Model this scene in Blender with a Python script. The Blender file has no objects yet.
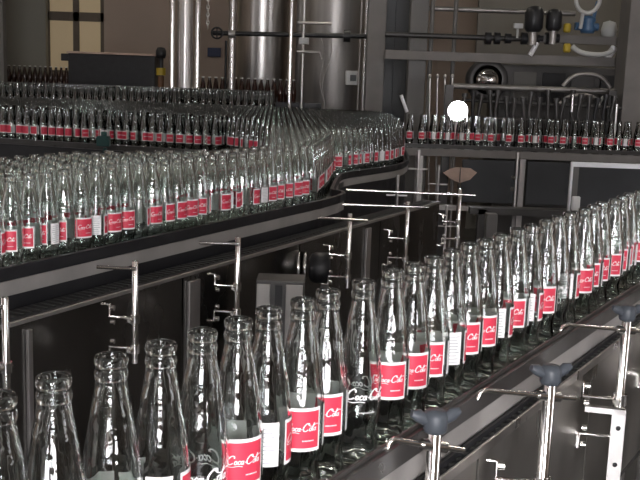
import bpy, math, random
import numpy as np
random.seed(7)
PI = math.pi
COL = bpy.context.scene.collection
sc = bpy.context.scene

# ------------------------------------------------------------------ camera geometry
F, CZ, ROLL = 950.0, 1.482, 0.035
PITCH = math.atan(164 / F)
cp, sp = math.cos(PITCH), math.sin(PITCH)
ca, sa = math.cos(math.atan(ROLL)), math.sin(math.atan(ROLL))
FWD = np.array((0, cp, -sp)); UP0 = np.array((0, sp, cp)); RT0 = np.array((1.0, 0, 0))
RT = ca * RT0 + sa * UP0
UP = -sa * RT0 + ca * UP0
def ray(x, y): return FWD + (x - 320) / F * RT + (240 - y) / F * UP
def at_z(x, y, z):                       # measured point of the photo on a level plane
    d = ray(x, y); t = (z - CZ) / d[2]; return (float(d[0] * t), float(d[1] * t), z)
def at_y(x, y, Y):                       # measured point of the photo at a known distance
    d = ray(x, y); t = Y / d[1]; return (float(d[0] * t), Y, float(CZ + d[2] * t))

# ------------------------------------------------------------------ materials
def mat(name, col, rough=0.5, metal=0.0, spec=0.5, noise=None, bump=None, emit=None, stretch=(1, 1, 1), trans=0.0, ior=1.45, coat=0.0):
    m = bpy.data.materials.new(name); m.use_nodes = True
    nt = m.node_tree; b = nt.nodes['Principled BSDF']
    b.inputs['Base Color'].default_value = (*col, 1)
    b.inputs['Roughness'].default_value = rough
    b.inputs['Metallic'].default_value = metal
    b.inputs['Specular IOR Level'].default_value = spec
    b.inputs['Transmission Weight'].default_value = trans
    b.inputs['IOR'].default_value = ior
    b.inputs['Coat Weight'].default_value = coat
    if noise or bump:
        tc = nt.nodes.new('ShaderNodeTexCoord'); mp = nt.nodes.new('ShaderNodeMapping')
        mp.inputs['Scale'].default_value = stretch
        nt.links.new(tc.outputs['Object'], mp.inputs['Vector'])
    if noise:
        sc_, amt = noise
        n = nt.nodes.new('ShaderNodeTexNoise'); n.inputs['Scale'].default_value = sc_; n.inputs['Detail'].default_value = 5
        nt.links.new(mp.outputs['Vector'], n.inputs['Vector'])
        r = nt.nodes.new('ShaderNodeMapRange'); r.inputs['From Min'].default_value = .3; r.inputs['From Max'].default_value = .7
        r.inputs['To Min'].default_value = 1 - amt; r.inputs['To Max'].default_value = 1 + amt
        nt.links.new(n.outputs['Fac'], r.inputs['Value'])
        mx = nt.nodes.new('ShaderNodeVectorMath'); mx.operation = 'SCALE'; mx.inputs[0].default_value = col
        nt.links.new(r.outputs['Result'], mx.inputs['Scale'])
        nt.links.new(mx.outputs['Vector'], b.inputs['Base Color'])
        r2 = nt.nodes.new('ShaderNodeMapRange'); r2.inputs['From Min'].default_value = .3; r2.inputs['From Max'].default_value = .7
        r2.inputs['To Min'].default_value = max(.04, rough * .8); r2.inputs['To Max'].default_value = min(1, rough * 1.3)
        nt.links.new(n.outputs['Fac'], r2.inputs['Value']); nt.links.new(r2.outputs['Result'], b.inputs['Roughness'])
    if bump:
        n2 = nt.nodes.new('ShaderNodeTexNoise'); n2.inputs['Scale'].default_value = bump[0]
        nt.links.new(mp.outputs['Vector'], n2.inputs['Vector'])
        bp = nt.nodes.new('ShaderNodeBump'); bp.inputs['Strength'].default_value = bump[1]; bp.inputs['Distance'].default_value = .01
        nt.links.new(n2.outputs['Fac'], bp.inputs['Height']); nt.links.new(bp.outputs['Normal'], b.inputs['Normal'])
    if emit:
        b.inputs['Emission Color'].default_value = (*emit[:3], 1); b.inputs['Emission Strength'].default_value = emit[3]
    return m

def thin_glass(name, tint, gloss=(1, 1, 1), rough=0.03, ior=1.5):
    m = bpy.data.materials.new(name); m.use_nodes = True; nt = m.node_tree
    nt.nodes.remove(nt.nodes['Principled BSDF']); out = nt.nodes['Material Output']
    t = nt.nodes.new('ShaderNodeBsdfTransparent'); g = nt.nodes.new('ShaderNodeBsdfGlossy')
    # a thin wall crossed at a slant is longer to go through: the tint deepens with the slant
    g.inputs['Color'].default_value = (*gloss, 1); g.inputs['Roughness'].default_value = rough
    lw = nt.nodes.new('ShaderNodeLayerWeight'); lw.inputs['Blend'].default_value = .5
    cr = nt.nodes.new('ShaderNodeMix'); cr.data_type = 'RGBA'
    cr.inputs[6].default_value = (*tint, 1); cr.inputs[7].default_value = (*[c * .25 for c in tint], 1)
    nt.links.new(lw.outputs['Facing'], cr.inputs[0]); nt.links.new(cr.outputs[2], t.inputs['Color'])
    tc = nt.nodes.new('ShaderNodeTexCoord'); nz = nt.nodes.new('ShaderNodeTexNoise'); nz.inputs['Scale'].default_value = 45
    bp = nt.nodes.new('ShaderNodeBump'); bp.inputs['Strength'].default_value = .25; bp.inputs['Distance'].default_value = .01
    nt.links.new(tc.outputs['Object'], nz.inputs['Vector']); nt.links.new(nz.outputs['Fac'], bp.inputs['Height']); nt.links.new(bp.outputs['Normal'], g.inputs['Normal'])
    fr = nt.nodes.new('ShaderNodeFresnel'); fr.inputs['IOR'].default_value = ior
    mx = nt.nodes.new('ShaderNodeMixShader')
    nt.links.new(fr.outputs['Fac'], mx.inputs['Fac']); nt.links.new(t.outputs[0], mx.inputs[1]); nt.links.new(g.outputs[0], mx.inputs[2])
    nt.links.new(mx.outputs[0], out.inputs['Surface'])
    return m

M = {}
M['glass'] = mat('clear_glass', (.95, .98, .962), rough=.02, trans=1.0, ior=1.5, bump=(42, .075))
M['far_glass'] = thin_glass('clear_glass_thin', (.93, .965, .94), ior=2.0)
M['white'] = mat('white_print', (.86, .85, .84), rough=.45)
M['red'] = mat('red_print', (.66, .045, .085), rough=.4)
M['grey_print'] = mat('grey_print', (.35, .36, .38), rough=.5)
M['cola'] = mat('dark_drink', (.035, .012, .008), rough=.12, coat=.6)
M['cap'] = mat('crown_cap', (.85, .83, .80), rough=.4, metal=.1)
M['steel'] = mat('brushed_steel', (.62, .60, .58), rough=.30, metal=1, noise=(5, .12), stretch=(3, 3, .15))
M['steel_dull'] = mat('dull_steel', (.42, .40, .385), rough=.42, metal=.85, noise=(5, .15), stretch=(3, 3, .2))
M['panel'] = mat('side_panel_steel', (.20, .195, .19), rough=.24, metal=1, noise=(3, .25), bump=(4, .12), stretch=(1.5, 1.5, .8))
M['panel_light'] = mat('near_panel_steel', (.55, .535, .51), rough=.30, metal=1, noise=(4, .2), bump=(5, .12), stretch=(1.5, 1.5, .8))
M['chrome'] = mat('polished_rod', (.85, .83, .80), rough=.16, metal=1)
M['plate'] = mat('plate_steel', (.46, .44, .42), rough=.5, metal=.55, noise=(9, .15))
M['black'] = mat('black_plastic', (.018, .018, .020), rough=.38, noise=(20, .2))
M['rail_dark'] = mat('dark_rail_plastic', (.045, .042, .040), rough=.33, noise=(12, .25))
M['chain'] = mat('chain_steel', (.13, .13, .125), rough=.4, metal=.7, noise=(25, .3))
M['slot'] = mat('worn_steel_slots', (.16, .16, .155), rough=.35, metal=.9)
M['knob'] = mat('slate_plastic', (.06, .068, .080), rough=.45)
M['dark_steel'] = mat('dark_machine_steel', (.085, .082, .08), rough=.4, metal=.6, noise=(3, .3))
M['darkpaint'] = mat('dark_painted_panel', (.045, .048, .052), rough=.4, noise=(2, .2))
M['greypaint'] = mat('grey_machine_paint', (.155, .148, .14), rough=.5, noise=(4, .1))
M['beam'] = mat('taupe_painted_beam', (.19, .175, .165), rough=.5, noise=(6, .15))
M['wall'] = mat('beige_wall', (.50, .40, .33), rough=.8, noise=(1.2, .08))
M['wallgreen'] = mat('olive_wall', (.34, .33, .28), rough=.8, noise=(1.5, .06))
M['enclosure'] = mat('enclosure_paint', (.19, .175, .15), rough=.6, noise=(1.5, .1))
M['ceiling'] = mat('ceiling_paint', (.22, .21, .20), rough=.9)
M['floor'] = mat('factory_floor', (.07, .068, .065), rough=.35, noise=(2.5, .35), bump=(8, .1))
M['frame'] = mat('window_frame_paint', (.16, .13, .10), rough=.6)
M['pane'] = mat('lit_window_pane', (.55, .45, .30), rough=.4, emit=(.75, .56, .32, .14))
M['tan'] = mat('tan_worn_plate', (.52, .38, .31), rough=.6, noise=(14, .2))
M['blue'] = mat('blue_enamel', (.06, .13, .24), rough=.35)
M['bluesign'] = mat('blue_sign_paint', (.045, .06, .13), rough=.5)
M['yellow'] = mat('yellow_enamel', (.50, .36, .04), rough=.45)
M['teal'] = mat('dark_teal_plastic', (.01, .055, .05), rough=.4)
M['lightgrey'] = mat('light_grey_plastic', (.55, .55, .54), rough=.4)
M['brown'] = mat('brown_enamel', (.16, .08, .04), rough=.5)
M['glint'] = mat('glint_glow', (1, 1, 1), emit=(.93, .93, 1, 60))  # white glow in place of the reflected flash
M['tube'] = mat('fill_tube', (1, 1, 1), emit=(1, .96, .90, 4.5))  # glow of the ceiling fixtures added for ambient light
M['tube_warm'] = mat('warm_fill_tube', (1, 1, 1), emit=(1, .93, .80, 17))
M['bright'] = mat('pale_glare_metal', (.93, .93, .96), rough=.3, metal=.1)  # near-white; on the guard frame it carries the flash glare

# ------------------------------------------------------------------ mesh builder
class MB:
    def __init__(s): s.v = []; s.f = []; s.m = []; s.sm = []
    def add(s, vs, fs, mi=0, smooth=False):
        b = len(s.v); s.v += [tuple(map(float, p)) for p in vs]
        for f in fs: s.f.append(tuple(b + i for i in f)); s.m.append(mi); s.sm.append(smooth)
        return s
    def box(s, lo, hi, mi=0, O=(0, 0, 0), ang=0.0):
        """box in a frame whose x' axis is turned by -ang about z (x' = across the lane, y' = along it)"""
        x0, y0, z0 = lo; x1, y1, z1 = hi; c, n = math.cos(ang), math.sin(ang)
        P = []
        for (x, y, z) in ((x0, y0, z0), (x1, y0, z0), (x1, y1, z0), (x0, y1, z0), (x0, y0, z1), (x1, y0, z1), (x1, y1, z1), (x0, y1, z1)):
            P.append((O[0] + x * c + y * n, O[1] - x * n + y * c, O[2] + z))
        return s.add(P, [(0, 3, 2, 1), (4, 5, 6, 7), (0, 1, 5, 4), (1, 2, 6, 5), (2, 3, 7, 6), (3, 0, 4, 7)], mi)
    def tube(s, pts, r, n=12, mi=0, cap=True):
        pts = [np.array(p, float) for p in pts]; rr = r if isinstance(r, (list, tuple)) else [r] * len(pts)
        rings = []; prev = None
        for i, p in enumerate(pts):
            d = (pts[min(i + 1, len(pts) - 1)] - pts[max(i - 1, 0)]); d = d / (np.linalg.norm(d) + 1e-12)
            if prev is None:
                h = np.array((0, 0, 1.0)) if abs(d[2]) < .9 else np.array((1.0, 0, 0))
                u = np.cross(d, h)
            else: u = prev - d * np.dot(prev, d)
            u /= np.linalg.norm(u); w = np.cross(d, u); prev = u
            rings.append([p + rr[i] * (math.cos(2 * PI * k / n) * u + math.sin(2 * PI * k / n) * w) for k in range(n)])
        V = [q for ring in rings for q in ring]; Fc = []
        for i in range(len(pts) - 1):
            for k in range(n):
                a = i * n + k; b = i * n + (k + 1) % n
                Fc.append((a, b, b + n, a + n))
        s.add(V, Fc, mi, True)
        if cap: s.add(rings[0], [tuple(range(n))[::-1]], mi); s.add(rings[-1], [tuple(range(n))], mi)
        return s
    def lathe(s, prof, c=(0, 0, 0), n=24, mi=0, axis='z', closed=False):
        V = []
        for (r, z) in prof:
            for k in range(n):
                a = 2 * PI * k / n; x, y = r * math.cos(a), r * math.sin(a)
                if axis == 'z': p = (x, y, z)
                elif axis == 'x': p = (z, x, y)
                else: p = (x, z, y)
                V.append((c[0] + p[0], c[1] + p[1], c[2] + p[2]))
        Fc = []; m = len(prof)
        for i in range(m if closed else m - 1):
            j = (i + 1) % m
            for k in range(n):
                k2 = (k + 1) % n
                q = (i * n + k, i * n + k2, j * n + k2, j * n + k)
                Fc.append(q if axis != 'y' else q[::-1])
        return s.add(V, Fc, mi, True)
    def prism(s, poly, z0, z1, mi=0):
        n = len(poly); V = [(x, y, z0) for x, y in poly] + [(x, y, z1) for x, y in poly]
        return s.add(V, [tuple(range(n))[::-1], tuple(range(n, 2 * n))] + [(i, (i + 1) % n, (i + 1) % n + n, i + n) for i in range(n)], mi)
    def strip(s, path, z0, z1, w, mi=0):
        """a wall of thickness w following a path in plan (to the right of the path)"""
        P = [np.array(p, float) for p in path]; L = []; R = []
        for i, p in enumerate(P):
            d = P[min(i + 1, len(P) - 1)] - P[max(i - 1, 0)]; d /= np.linalg.norm(d); nr = np.array((d[1], -d[0]))
            L.append(p); R.append(p + nr * w)
        n = len(P); V = [(*p, z0) for p in L] + [(*p, z0) for p in R] + [(*p, z1) for p in L] + [(*p, z1) for p in R]; Fc = []
        for i in range(n - 1):
            a, b, c, d = i, i + 1, n + i + 1, n + i; t = 2 * n
            Fc += [(a, b, c, d), (a + t, d + t, c + t, b + t), (a, a + t, b + t, b), (d, c, c + t, d + t)]
        Fc += [(0, n, 3 * n, 2 * n), (n - 1, 3 * n - 1, 4 * n - 1, 2 * n - 1)]
        return s.add(V, Fc, mi)
    def build(s, name, mats, parent=None, loc=None, bevel=0):
        me = bpy.data.meshes.new(name); me.from_pydata(s.v, [], s.f)
        mats = mats if isinstance(mats, (list, tuple)) else [mats]
        for m in mats: me.materials.append(M[m] if isinstance(m, str) else m)
        me.polygons.foreach_set('material_index', s.m); me.polygons.foreach_set('use_smooth', s.sm); me.update()
        o = bpy.data.objects.new(name, me); COL.objects.link(o)
        if loc is not None: o.location = loc
        if parent is not None:
            o.parent = parent
            if loc is None: o.location = tuple(-c for c in parent.location)
        if bevel:
            b = o.modifiers.new('bevel', 'BEVEL'); b.width = bevel; b.segments = 2; b.limit_method = 'ANGLE'
        return o
def tag(o, label=None, cat=None, group=None, kind=None):
    if label: o['label'] = label
    if cat: o['category'] = cat
    if group: o['group'] = group
    if kind: o['kind'] = kind
    return o
def empty(name, loc, label, cat, group=None):
    o = bpy.data.objects.new(name, None); COL.objects.link(o); o.location = loc; o.empty_display_size = .1
    return tag(o, label, cat, group)
def rebase(o, p):
    """move a mesh built in world coordinates so that its origin sits at p (its base)"""
    o.data.transform(__import__('mathutils').Matrix.Translation([-c for c in p])); o.location = p; return o
def structure(o): o['kind'] = 'structure'; return o

# ------------------------------------------------------------------ bottles
PROF = [(0, .004), (.018, .003), (.0255, .0006), (.0290, .003), (.0296, .010), (.0288, .022), (.0268, .036), (.0262, .043), (.0270, .050), (.0292, .060),
        (.0302, .0655), (.0303, .075), (.0303, .105), (.0302, .1165), (.0296, .124), (.0283, .134), (.0262, .147), (.0236, .160), (.0206, .174), (.0180, .187), (.0158, .199),
        (.0144, .208), (.0138, .2125), (.0141, .2145), (.0149, .2165), (.0149, .2205), (.0139, .2225), (.0134, .2245), (.0136, .2262), (.0146, .2275), (.0149, .2300), (.0146, .2335), (.0134, .2352), (.0118, .2356)]
H = .2356
def slim(r, z): return r * (.915 + .085 * min(1, max(0, (z - .134) / .055)))
PROF = [(slim(r, z), z) for r, z in PROF]
def interp(prof, m):
    """resample a profile (smooth Catmull-Rom) into m points per span"""
    P = [np.array(p) for p in prof]; out = []
    for i in range(len(P) - 1):
        a, b, c, d = P[max(i - 1, 0)], P[i], P[i + 1], P[min(i + 2, len(P) - 1)]
        for k in range(m):
            t = k / m
            out.append(.5 * ((2 * b) + (-a + c) * t + (2 * a - 5 * b + 4 * c - d) * t * t + (-a + 3 * b - 3 * c + d) * t ** 3))
    out.append(P[-1]); return [(max(float(p[0]), 0.0), float(p[1])) for p in out]
def flute(z):
    if .008 < z < .064: return math.sin(PI * (z - .008) / .056) ** .6
    if .1165 < z < .186: return math.sin(PI * (z - .1165) / .0695) ** .6
    return 0.0
def bottle_mesh(name, seg, sub, inner=True, flutes=True, material='glass'):
    mb = MB(); out = interp(PROF, sub) if sub > 1 else PROF
    nf = 10
    def ring(r, z, k, w=1):
        a = 2 * PI * k / seg
        rr = r - (.00125 * flute(z) * (.5 - .5 * abs(math.cos(nf * a / 2))) * 2 * w if flutes and r > .005 else 0)
        return (rr * math.cos(a), rr * math.sin(a), z)
    prof = [(r, z, 1) for r, z in out[1:]]
    if inner:
        inn = []
        for r, z in out[::-1]:
            if z > .009 and r > .006:
                t = .0028 if z < .19 else .0036
                if z > .205: inn.append((.0098, z, 0))
                else: inn.append((max(r - t, .0098), z, .3))
        inn = inn[1:]; inn.append((.021, .0085, 0)); inn.append((.008, .0105, 0))
        prof += inn
    V = [(0, 0, out[0][1])]; 
    for r, z, w in prof: V += [ring(r, z, k, w) for k in range(seg)]
    Fc = [(0, 1 + (k + 1) % seg, 1 + k) for k in range(seg)]
    for i in range(len(prof) - 1):
        a = 1 + i * seg
        for k in range(seg):
            k2 = (k + 1) % seg; Fc.append((a + k, a + k2, a + seg + k2, a + seg + k))
    if inner:
        V.append((0, 0, .0125)); L = 1 + (len(prof) - 1) * seg
        Fc += [(L + k, L + (k + 1) % seg, len(V) - 1) for k in range(seg)]
    mb.add(V, Fc, 0, True)
    me_o = mb.build(name, material); me = me_o.data; bpy.data.objects.remove(me_o); return me

def patch(mb, a0, a1, z0, z1, r, mi, n=14):
    V = []; 
    for k in range(n + 1):
        a = a0 + (a1 - a0) * k / n; V += [(r * math.sin(a), -r * math.cos(a), z0), (r * math.sin(a), -r * math.cos(a), z1)]
    mb.add(V, [(2 * k, 2 * k + 2, 2 * k + 3, 2 * k + 1) for k in range(n)], mi, True)
def ribbon(mb, pts, r, a_c, z_c, scale, width, mi):
    """a pen stroke wrapped on the bottle; pts in lettering units, closed curves are given closed"""
    P = [np.array(p, float) for p in pts]; Q = []
    for i in range(len(P) - 1):
        a, b, c, d = P[max(i - 1, 0)], P[i], P[i + 1], P[min(i + 2, len(P) - 1)]
        for k in range(4):
            t = k / 4; Q.append(.5 * ((2 * b) + (-a + c) * t + (2 * a - 5 * b + 4 * c - d) * t * t + (-a + 3 * b - 3 * c + d) * t ** 3))
    Q.append(P[-1]); V = []
    for i, q in enumerate(Q):
        d = Q[min(i + 1, len(Q) - 1)] - Q[max(i - 1, 0)]; d /= np.linalg.norm(d) + 1e-9; nr = np.array((-d[1], d[0]))
        w = width * (.75 + .45 * abs(d[1]))
        for sgn in (-1, 1):
            e = q + nr * w * sgn; x = (e[0] + .22 * e[1]) * scale; z = z_c + e[1] * scale; a = a_c + x / r
            V.append((r * math.sin(a), -r * math.cos(a), z))
    mb.add(V, [(2 * k, 2 * k + 2, 2 * k + 3, 2 * k + 1) for k in range(len(Q) - 1)], mi, True)
def ell(cx, cy, rx, ry): return [(cx + rx * math.cos(t), cy + ry * math.sin(t)) for t in np.linspace(0, 2 * PI, 9)]
def strokes():
    S = []
    def big(o): return [(o + 1.45, 1.45), (o + 1.25, 1.95), (o + .65, 1.9), (o + .1, 1.05), (o + .2, .25), (o + .75, .0), (o + 1.35, .35)]
    S.append((big(0), .12)); S.append((big(4.35), .12))
    S.append(([(.75, .0), (.1, -.35), (1.2, -.6), (2.6, -.35), (3.7, -.5)], .08))
    S.append(([(5.2, 1.95), (5.9, 1.35), (6.7, 1.2), (7.6, 1.65), (8.2, 1.5)], .09))
    for o in (0, 4.35): S.append((ell(o + 1.95, .42, .28, .4), .10))
    S.append(([(2.95, .68), (2.72, .85), (2.45, .45), (2.62, .05), (2.98, .18)], .10))
    S.append((ell(3.4, .42, .26, .38), .10)); S.append(([(3.68, .85), (3.64, .2), (3.9, .1)], .10))
    S.append(([(3.95, .5), (4.2, .52)], .11))
    S.append(([(6.72, .12), (6.72, 1.0), (6.95, 1.95), (7.12, 1.85), (6.85, .9), (6.9, .1), (7.05, .1)], .08))
    S.append((ell(7.45, .42, .26, .38), .10)); S.append(([(7.73, .85), (7.69, .2), (7.98, .1)], .10))
    return S
STR = strokes()
def script(mb, r, a_c, z_c, sc_, mi, fat=1.0):
    for pts, w in STR: ribbon(mb, [(x - 4.1, y - .6) for x, y in pts], r, a_c, z_c, sc_, w * fat, mi)
R = .0303 * .915
def red_label(detail):
    mb = MB(); n = 14 if detail else 6
    for c in (0,):
        A = math.radians(47)
        patch(mb, c - A, c + A, .0655, .1165, R + .0004, 0, n)
        patch(mb, c - A * .90, c + A * .90, .0695, .1127, R + .0007, 1, n)
        if detail:
            script(mb, R + .0010, c, .0925, .00465, 0)
            for i in range(9): patch(mb, c + .02 + i * .055, c + .055 + i * .055, .0775, .0790, R + .0010, 0, 1)
        else:
            patch(mb, c - .50, c + .52, .0905, .0935, R + .0010, 0, 3)
    return mb
def white_label(detail):
    mb = MB(); n = 8
    c = PI / 2
    patch(mb, c - .46, c + .46, .0665, .116, R + .0004, 0, n)
    if detail:
        random.seed(3)
        for i in range(9):
            z = .0705 + i * .0048
            patch(mb, c - .36 * random.uniform(.6, 1), c + .36 * random.uniform(.5, 1), z, z + .0011, R + .0008, 1, 5)
    return mb
def glass_print(): 
    mb = MB()
    for c in (0,):
        script(mb, R + .0004, c, .094, .0066, 0, 1.15)
        for i in range(11): patch(mb, c - .4 + i * .07, c - .36 + i * .07, .0725, .0742, R + .0004, 0, 1)
    return mb
def as_mesh(mb, name, mats): o = mb.build(name, mats); me = o.data; bpy.data.objects.remove(o); return me
ME = {
    'hi': bottle_mesh('bottle_near', 80, 2), 'mid': bottle_mesh('bottle_middle', 40, 1, inner=True),
    'far': bottle_mesh('bottle_far', 20, 1, inner=False, material='far_glass'),
    'red_hi': as_mesh(red_label(True), 'label', ['white', 'red']), 'red_lo': as_mesh(red_label(False), 'label', ['white', 'red']),
    'wht_hi': as_mesh(white_label(True), 'back_label', ['white', 'grey_print']), 'wht_lo': as_mesh(white_label(False), 'back_label', ['white', 'grey_print']),
    'print': as_mesh(glass_print(), 'glass_print', ['white'])}
def child(name, me, root, label=None):
    c = bpy.data.objects.new(name, me); COL.objects.link(c); c.parent = root
    if label: c['label'] = label
    return c
PLACED = []
def bottle(x, y, z, yaw, lod, label, group, style='red', cat='bottle'):
    o = bpy.data.objects.new('glass_bottle', ME[lod]); COL.objects.link(o)
    o.location = (x, y, z); o.rotation_euler = (0, 0, yaw); tag(o, label, cat, group)
    d = 'lo' if lod == 'far' else 'hi'
    if style == 'print':
        for a in (0, PI): child('glass_print', ME['print'], o, 'white script printed straight on the glass').rotation_euler.z = a
    else:
        for a in (0, PI): child('label', ME['red_' + d], o, 'red printed label with white border and script').rotation_euler.z = a
        child('back_label', ME['wht_' + d], o, 'small white printed panel')
    PLACED.append((x, y)); return o

# ------------------------------------------------------------------ layout lines
AF = math.radians(32.2); OF = (-.014, 1.034)       # near row: direction and a point on its centre line
AL = math.radians(27.2); OL = (-.013, 3.412)       # left table: edge of the bottles
def lane(O, a, t, p): return (O[0] + t * math.sin(a) + p * math.cos(a), O[1] + t * math.cos(a) - p * math.sin(a))

# --- near row: lip centres measured in the photo (x, y of the lip's top), facing of the red label (degrees to the right), style
# what shows at the front: yaw 0 red, -90 white panel
NEAR = [(0, 393, 70, 'r'), (51, 376, 60, 'r'), (117, 352, 42, 'r'), (157, 343, -92, 'r'), (199, 331, 10, 'p'), (240, 318, 20, 'r'), (268, 308, -86, 'r'), (305, 298, 6, 'r'),
        (327, 290, 4, 'r'), (364, 280, 25, 'p'), (393, 269, 8, 'r'), (415, 263, 14, 'r'), (435, 256, 0, 'r'), (453, 249.5, -72, 'r'), (471, 243, 8, 'r'), (486, 239, 15, 'r'),
        (502, 234, -84, 'r'), (519, 228, 0, 'r'), (533, 224.5, -88, 'r'), (548, 220, 12, 'r')]
pts = [list(at_z(x, y, 1.0 + H)[:2]) for x, y, _, _ in NEAR]
for k, (deg, st) in enumerate([(5, 'p'), (-84, 'r'), (18, 'r'), (2, 'r'), (12, 'r'), (8, 'r'), (0, 'r'), (-6, 'r'), (15, 'r'), (-80, 'r'), (4, 'r'), (40, 'r'), (10, 'r'), (-70, 'r'), (6, 'r')]):
    t = .818 + .0735 * (k + 1); p = (-.006, -.010, -.003)[k % 3]
    pts.append([OF[0] + t * math.sin(AF) + p * math.cos(AF), OF[1] + t * math.cos(AF) - p * math.sin(AF)]); NEAR.append((0, 0, deg, st))
# bottles never overlap: relax along the row
for _ in range(600):
    for i in range(len(pts) - 1):
        a, b = np.array(pts[i]), np.array(pts[i + 1]); d = b - a; L = np.linalg.norm(d)
        if L < .0570:
            u = d / L * (.0573 - L) / 2; pts[i] = list(a - u); pts[i + 1] = list(b + u)
    for i, p in enumerate(pts):                     # keep them between the two guide rails
        q = (p[0] - OF[0]) * math.cos(AF) - (p[1] - OF[1]) * math.sin(AF)
        if abs(q) > .015:
            k = q - math.copysign(.015, q); p[0] -= k * math.cos(AF); p[1] += k * math.sin(AF)
words_ = {'r': 'red label', 'w': 'white back panel', 'p': 'white script on bare glass'}
ordn = ['first', 'second', 'third', 'fourth', 'fifth', 'sixth', 'seventh', 'eighth', 'ninth', 'tenth', 'eleventh', 'twelfth', 'thirteenth', 'fourteenth', 'fifteenth', 'sixteenth',
        'seventeenth', 'eighteenth', 'nineteenth', 'twentieth', 'twenty-first', 'twenty-second', 'twenty-third', 'twenty-fourth', 'twenty-fifth', 'twenty-sixth', 'twenty-seventh', 'twenty-eighth', 'twenty-ninth', 'thirtieth', 'thirty-first', 'thirty-second', 'thirty-third', 'thirty-fourth', 'thirty-fifth', 'thirty-sixth']
for i, (x, y) in enumerate(pts):
    px, py, deg, st = NEAR[i]
    show = 'white script on bare glass' if st == 'p' else ('white back panel facing out' if deg < -60 else 'red label facing out' if abs(deg) < 30 else 'red label turned aside')
    yaw = math.radians(deg) - math.atan2(x, y)
    lab = 'empty bottle %s, %s from left in the near row' % (show, ordn[i])
    if i == 0: lab = 'clear empty bottle cut off at the left end of the near row'
    bottle(x, y, 1.0, yaw, 'hi', lab, 'empty bottles in single file on the near conveyor', 'print' if st == 'p' else 'red')

# --- bottles massed on the accumulation table: hexagonal packing in a polygon
EDGE = [(-1.02, 1.45), (-.013, 3.412), (.028, 3.8), (.055, 4.2), (.105, 4.47), (.36, 4.93), (.45, 5.25), (.485, 5.6), (.51, 6.15)]   # bottles' outer side
MASS = [lane(OL, AL, -2.21, -.01), lane(OL, AL, -1.0, -.01), (-.022, 3.40), (.018, 3.8), (.045, 4.2), (.095, 4.47), (.35, 4.93), (.44, 5.25), (.475, 5.6), (.50, 6.15), (.50, 6.5), (.49, 7.3),
        (-.6, 7.55), (-3.4, 7.75), (-3.4, 6.40), (-1.96, 5.96), (-.60, 5.55), (-.36, 5.2), (-.25, 4.2), (-.24, 3.40), (-.40, 3.12), (-.62, 2.98), (-.80, 2.86), (-1.45, 1.70)]
def inside(x, y, poly, m=.03):
    c = False; n = len(poly); dmin = 9
    for i in range(n):
        x1, y1 = poly[i]; x2, y2 = poly[(i + 1) % n]
        if (y1 > y) != (y2 > y) and x < (x2 - x1) * (y - y1) / (y2 - y1) + x1: c = not c
        dx, dy = x2 - x1, y2 - y1; t = max(0, min(1, ((x - x1) * dx + (y - y1) * dy) / (dx * dx + dy * dy)))
        dmin = min(dmin, math.hypot(x - x1 - t * dx, y - y1 - t * dy))
    return c and dmin >= m
cand = []
random.seed(11)
def edge_walk(path, off, step=.0577):
    """bottles standing side by side along the table edge"""
    P = [np.array(p) for p in path]; out = []; last = None
    for i in range(len(P) - 1):
        d = P[i + 1] - P[i]; L = np.linalg.norm(d); d /= L; nr = np.array((-d[1], d[0])) * off; s = 0
        while s < L:
            q = P[i] + d * s + nr
            if last is None or np.linalg.norm(q - last) >= step: out.append(tuple(q)); last = q
            s += .002
    return out
front = edge_walk(EDGE[:-1], .0325)
front_b = edge_walk([(-3.3, 6.33), (-1.96, 5.935), (-.60, 5.50)], .033)
taken = []
def free(x, y, lst, d=.0574):
    return all((x - a) ** 2 + (y - b) ** 2 >= d * d for a, b in lst)
for q in front + front_b:
    if free(q[0], q[1], taken): taken.append(q)
n_edge = len(taken)
grid = {}
def cell(x, y): return (int(math.floor(x / .07)), int(math.floor(y / .07)))
for q in taken: grid.setdefault(cell(*q), []).append(q)
def try_add(x, y):
    cx, cy = cell(x, y)
    for i in (-1, 0, 1):
        for j in (-1, 0, 1):
            for a, b in grid.get((cx + i, cy + j), ()):
                if (x - a) ** 2 + (y - b) ** 2 < .0574 ** 2: return False
    grid.setdefault((cx, cy), []).append((x, y)); return True
inner = []
c_, s_ = math.cos(AL), math.sin(AL)
for i in range(-75, 145):
    for j in range(-140, 140):
        u = j * .0578 + (i % 2) * .0289; v = i * .0502
        x = OL[0] + u * s_ - v * c_ - .0315 * c_; y = OL[1] + u * c_ + v * s_ + .0315 * s_
        if -3.5 < x < 1 and 1 < y < 8 and inside(x, y, MASS) and random.random() > .02:
            if try_add(x, y): inner.append((x, y))
allb = [(x, y, True) for x, y in taken] + [(x, y, False) for x, y in inner]

def in_view(x, y, z=1.2):
    q = np.array((x, y, z - CZ)); dz = float(q @ FWD)
    if dz < .2: return False
    u = 320 + F * float(q @ RT) / dz; w = 240 - F * float(q @ UP) / dz
    return -14 < u < 654 and -20 < w < 520
allb = [b for b in allb if in_view(b[0], b[1])]
def rail_gap(x, y):
    return min(math.hypot(x - a, y - b) for a, b in RAILPTS)
RAILPTS = []
_P = [np.array(p) for p in EDGE]
for i in range(len(_P) - 1):
    a, b, c, d = _P[max(i - 1, 0)], _P[i], _P[i + 1], _P[min(i + 2, len(_P) - 1)]
    for q in range(30):
        t = q / 30; RAILPTS.append(tuple(.5 * ((2 * b) + (-a + c) * t + (2 * a - 5 * b + 4 * c - d) * t * t + (-a + 3 * b - 3 * c + d) * t ** 3)))
allb = [b for b in allb if b[1] < 3.2 or rail_gap(b[0], b[1]) > .0275]
allb.sort(key=lambda b: (b[0] ** 2 + b[1] ** 2) * (.62 if b[2] else 1))
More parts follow.
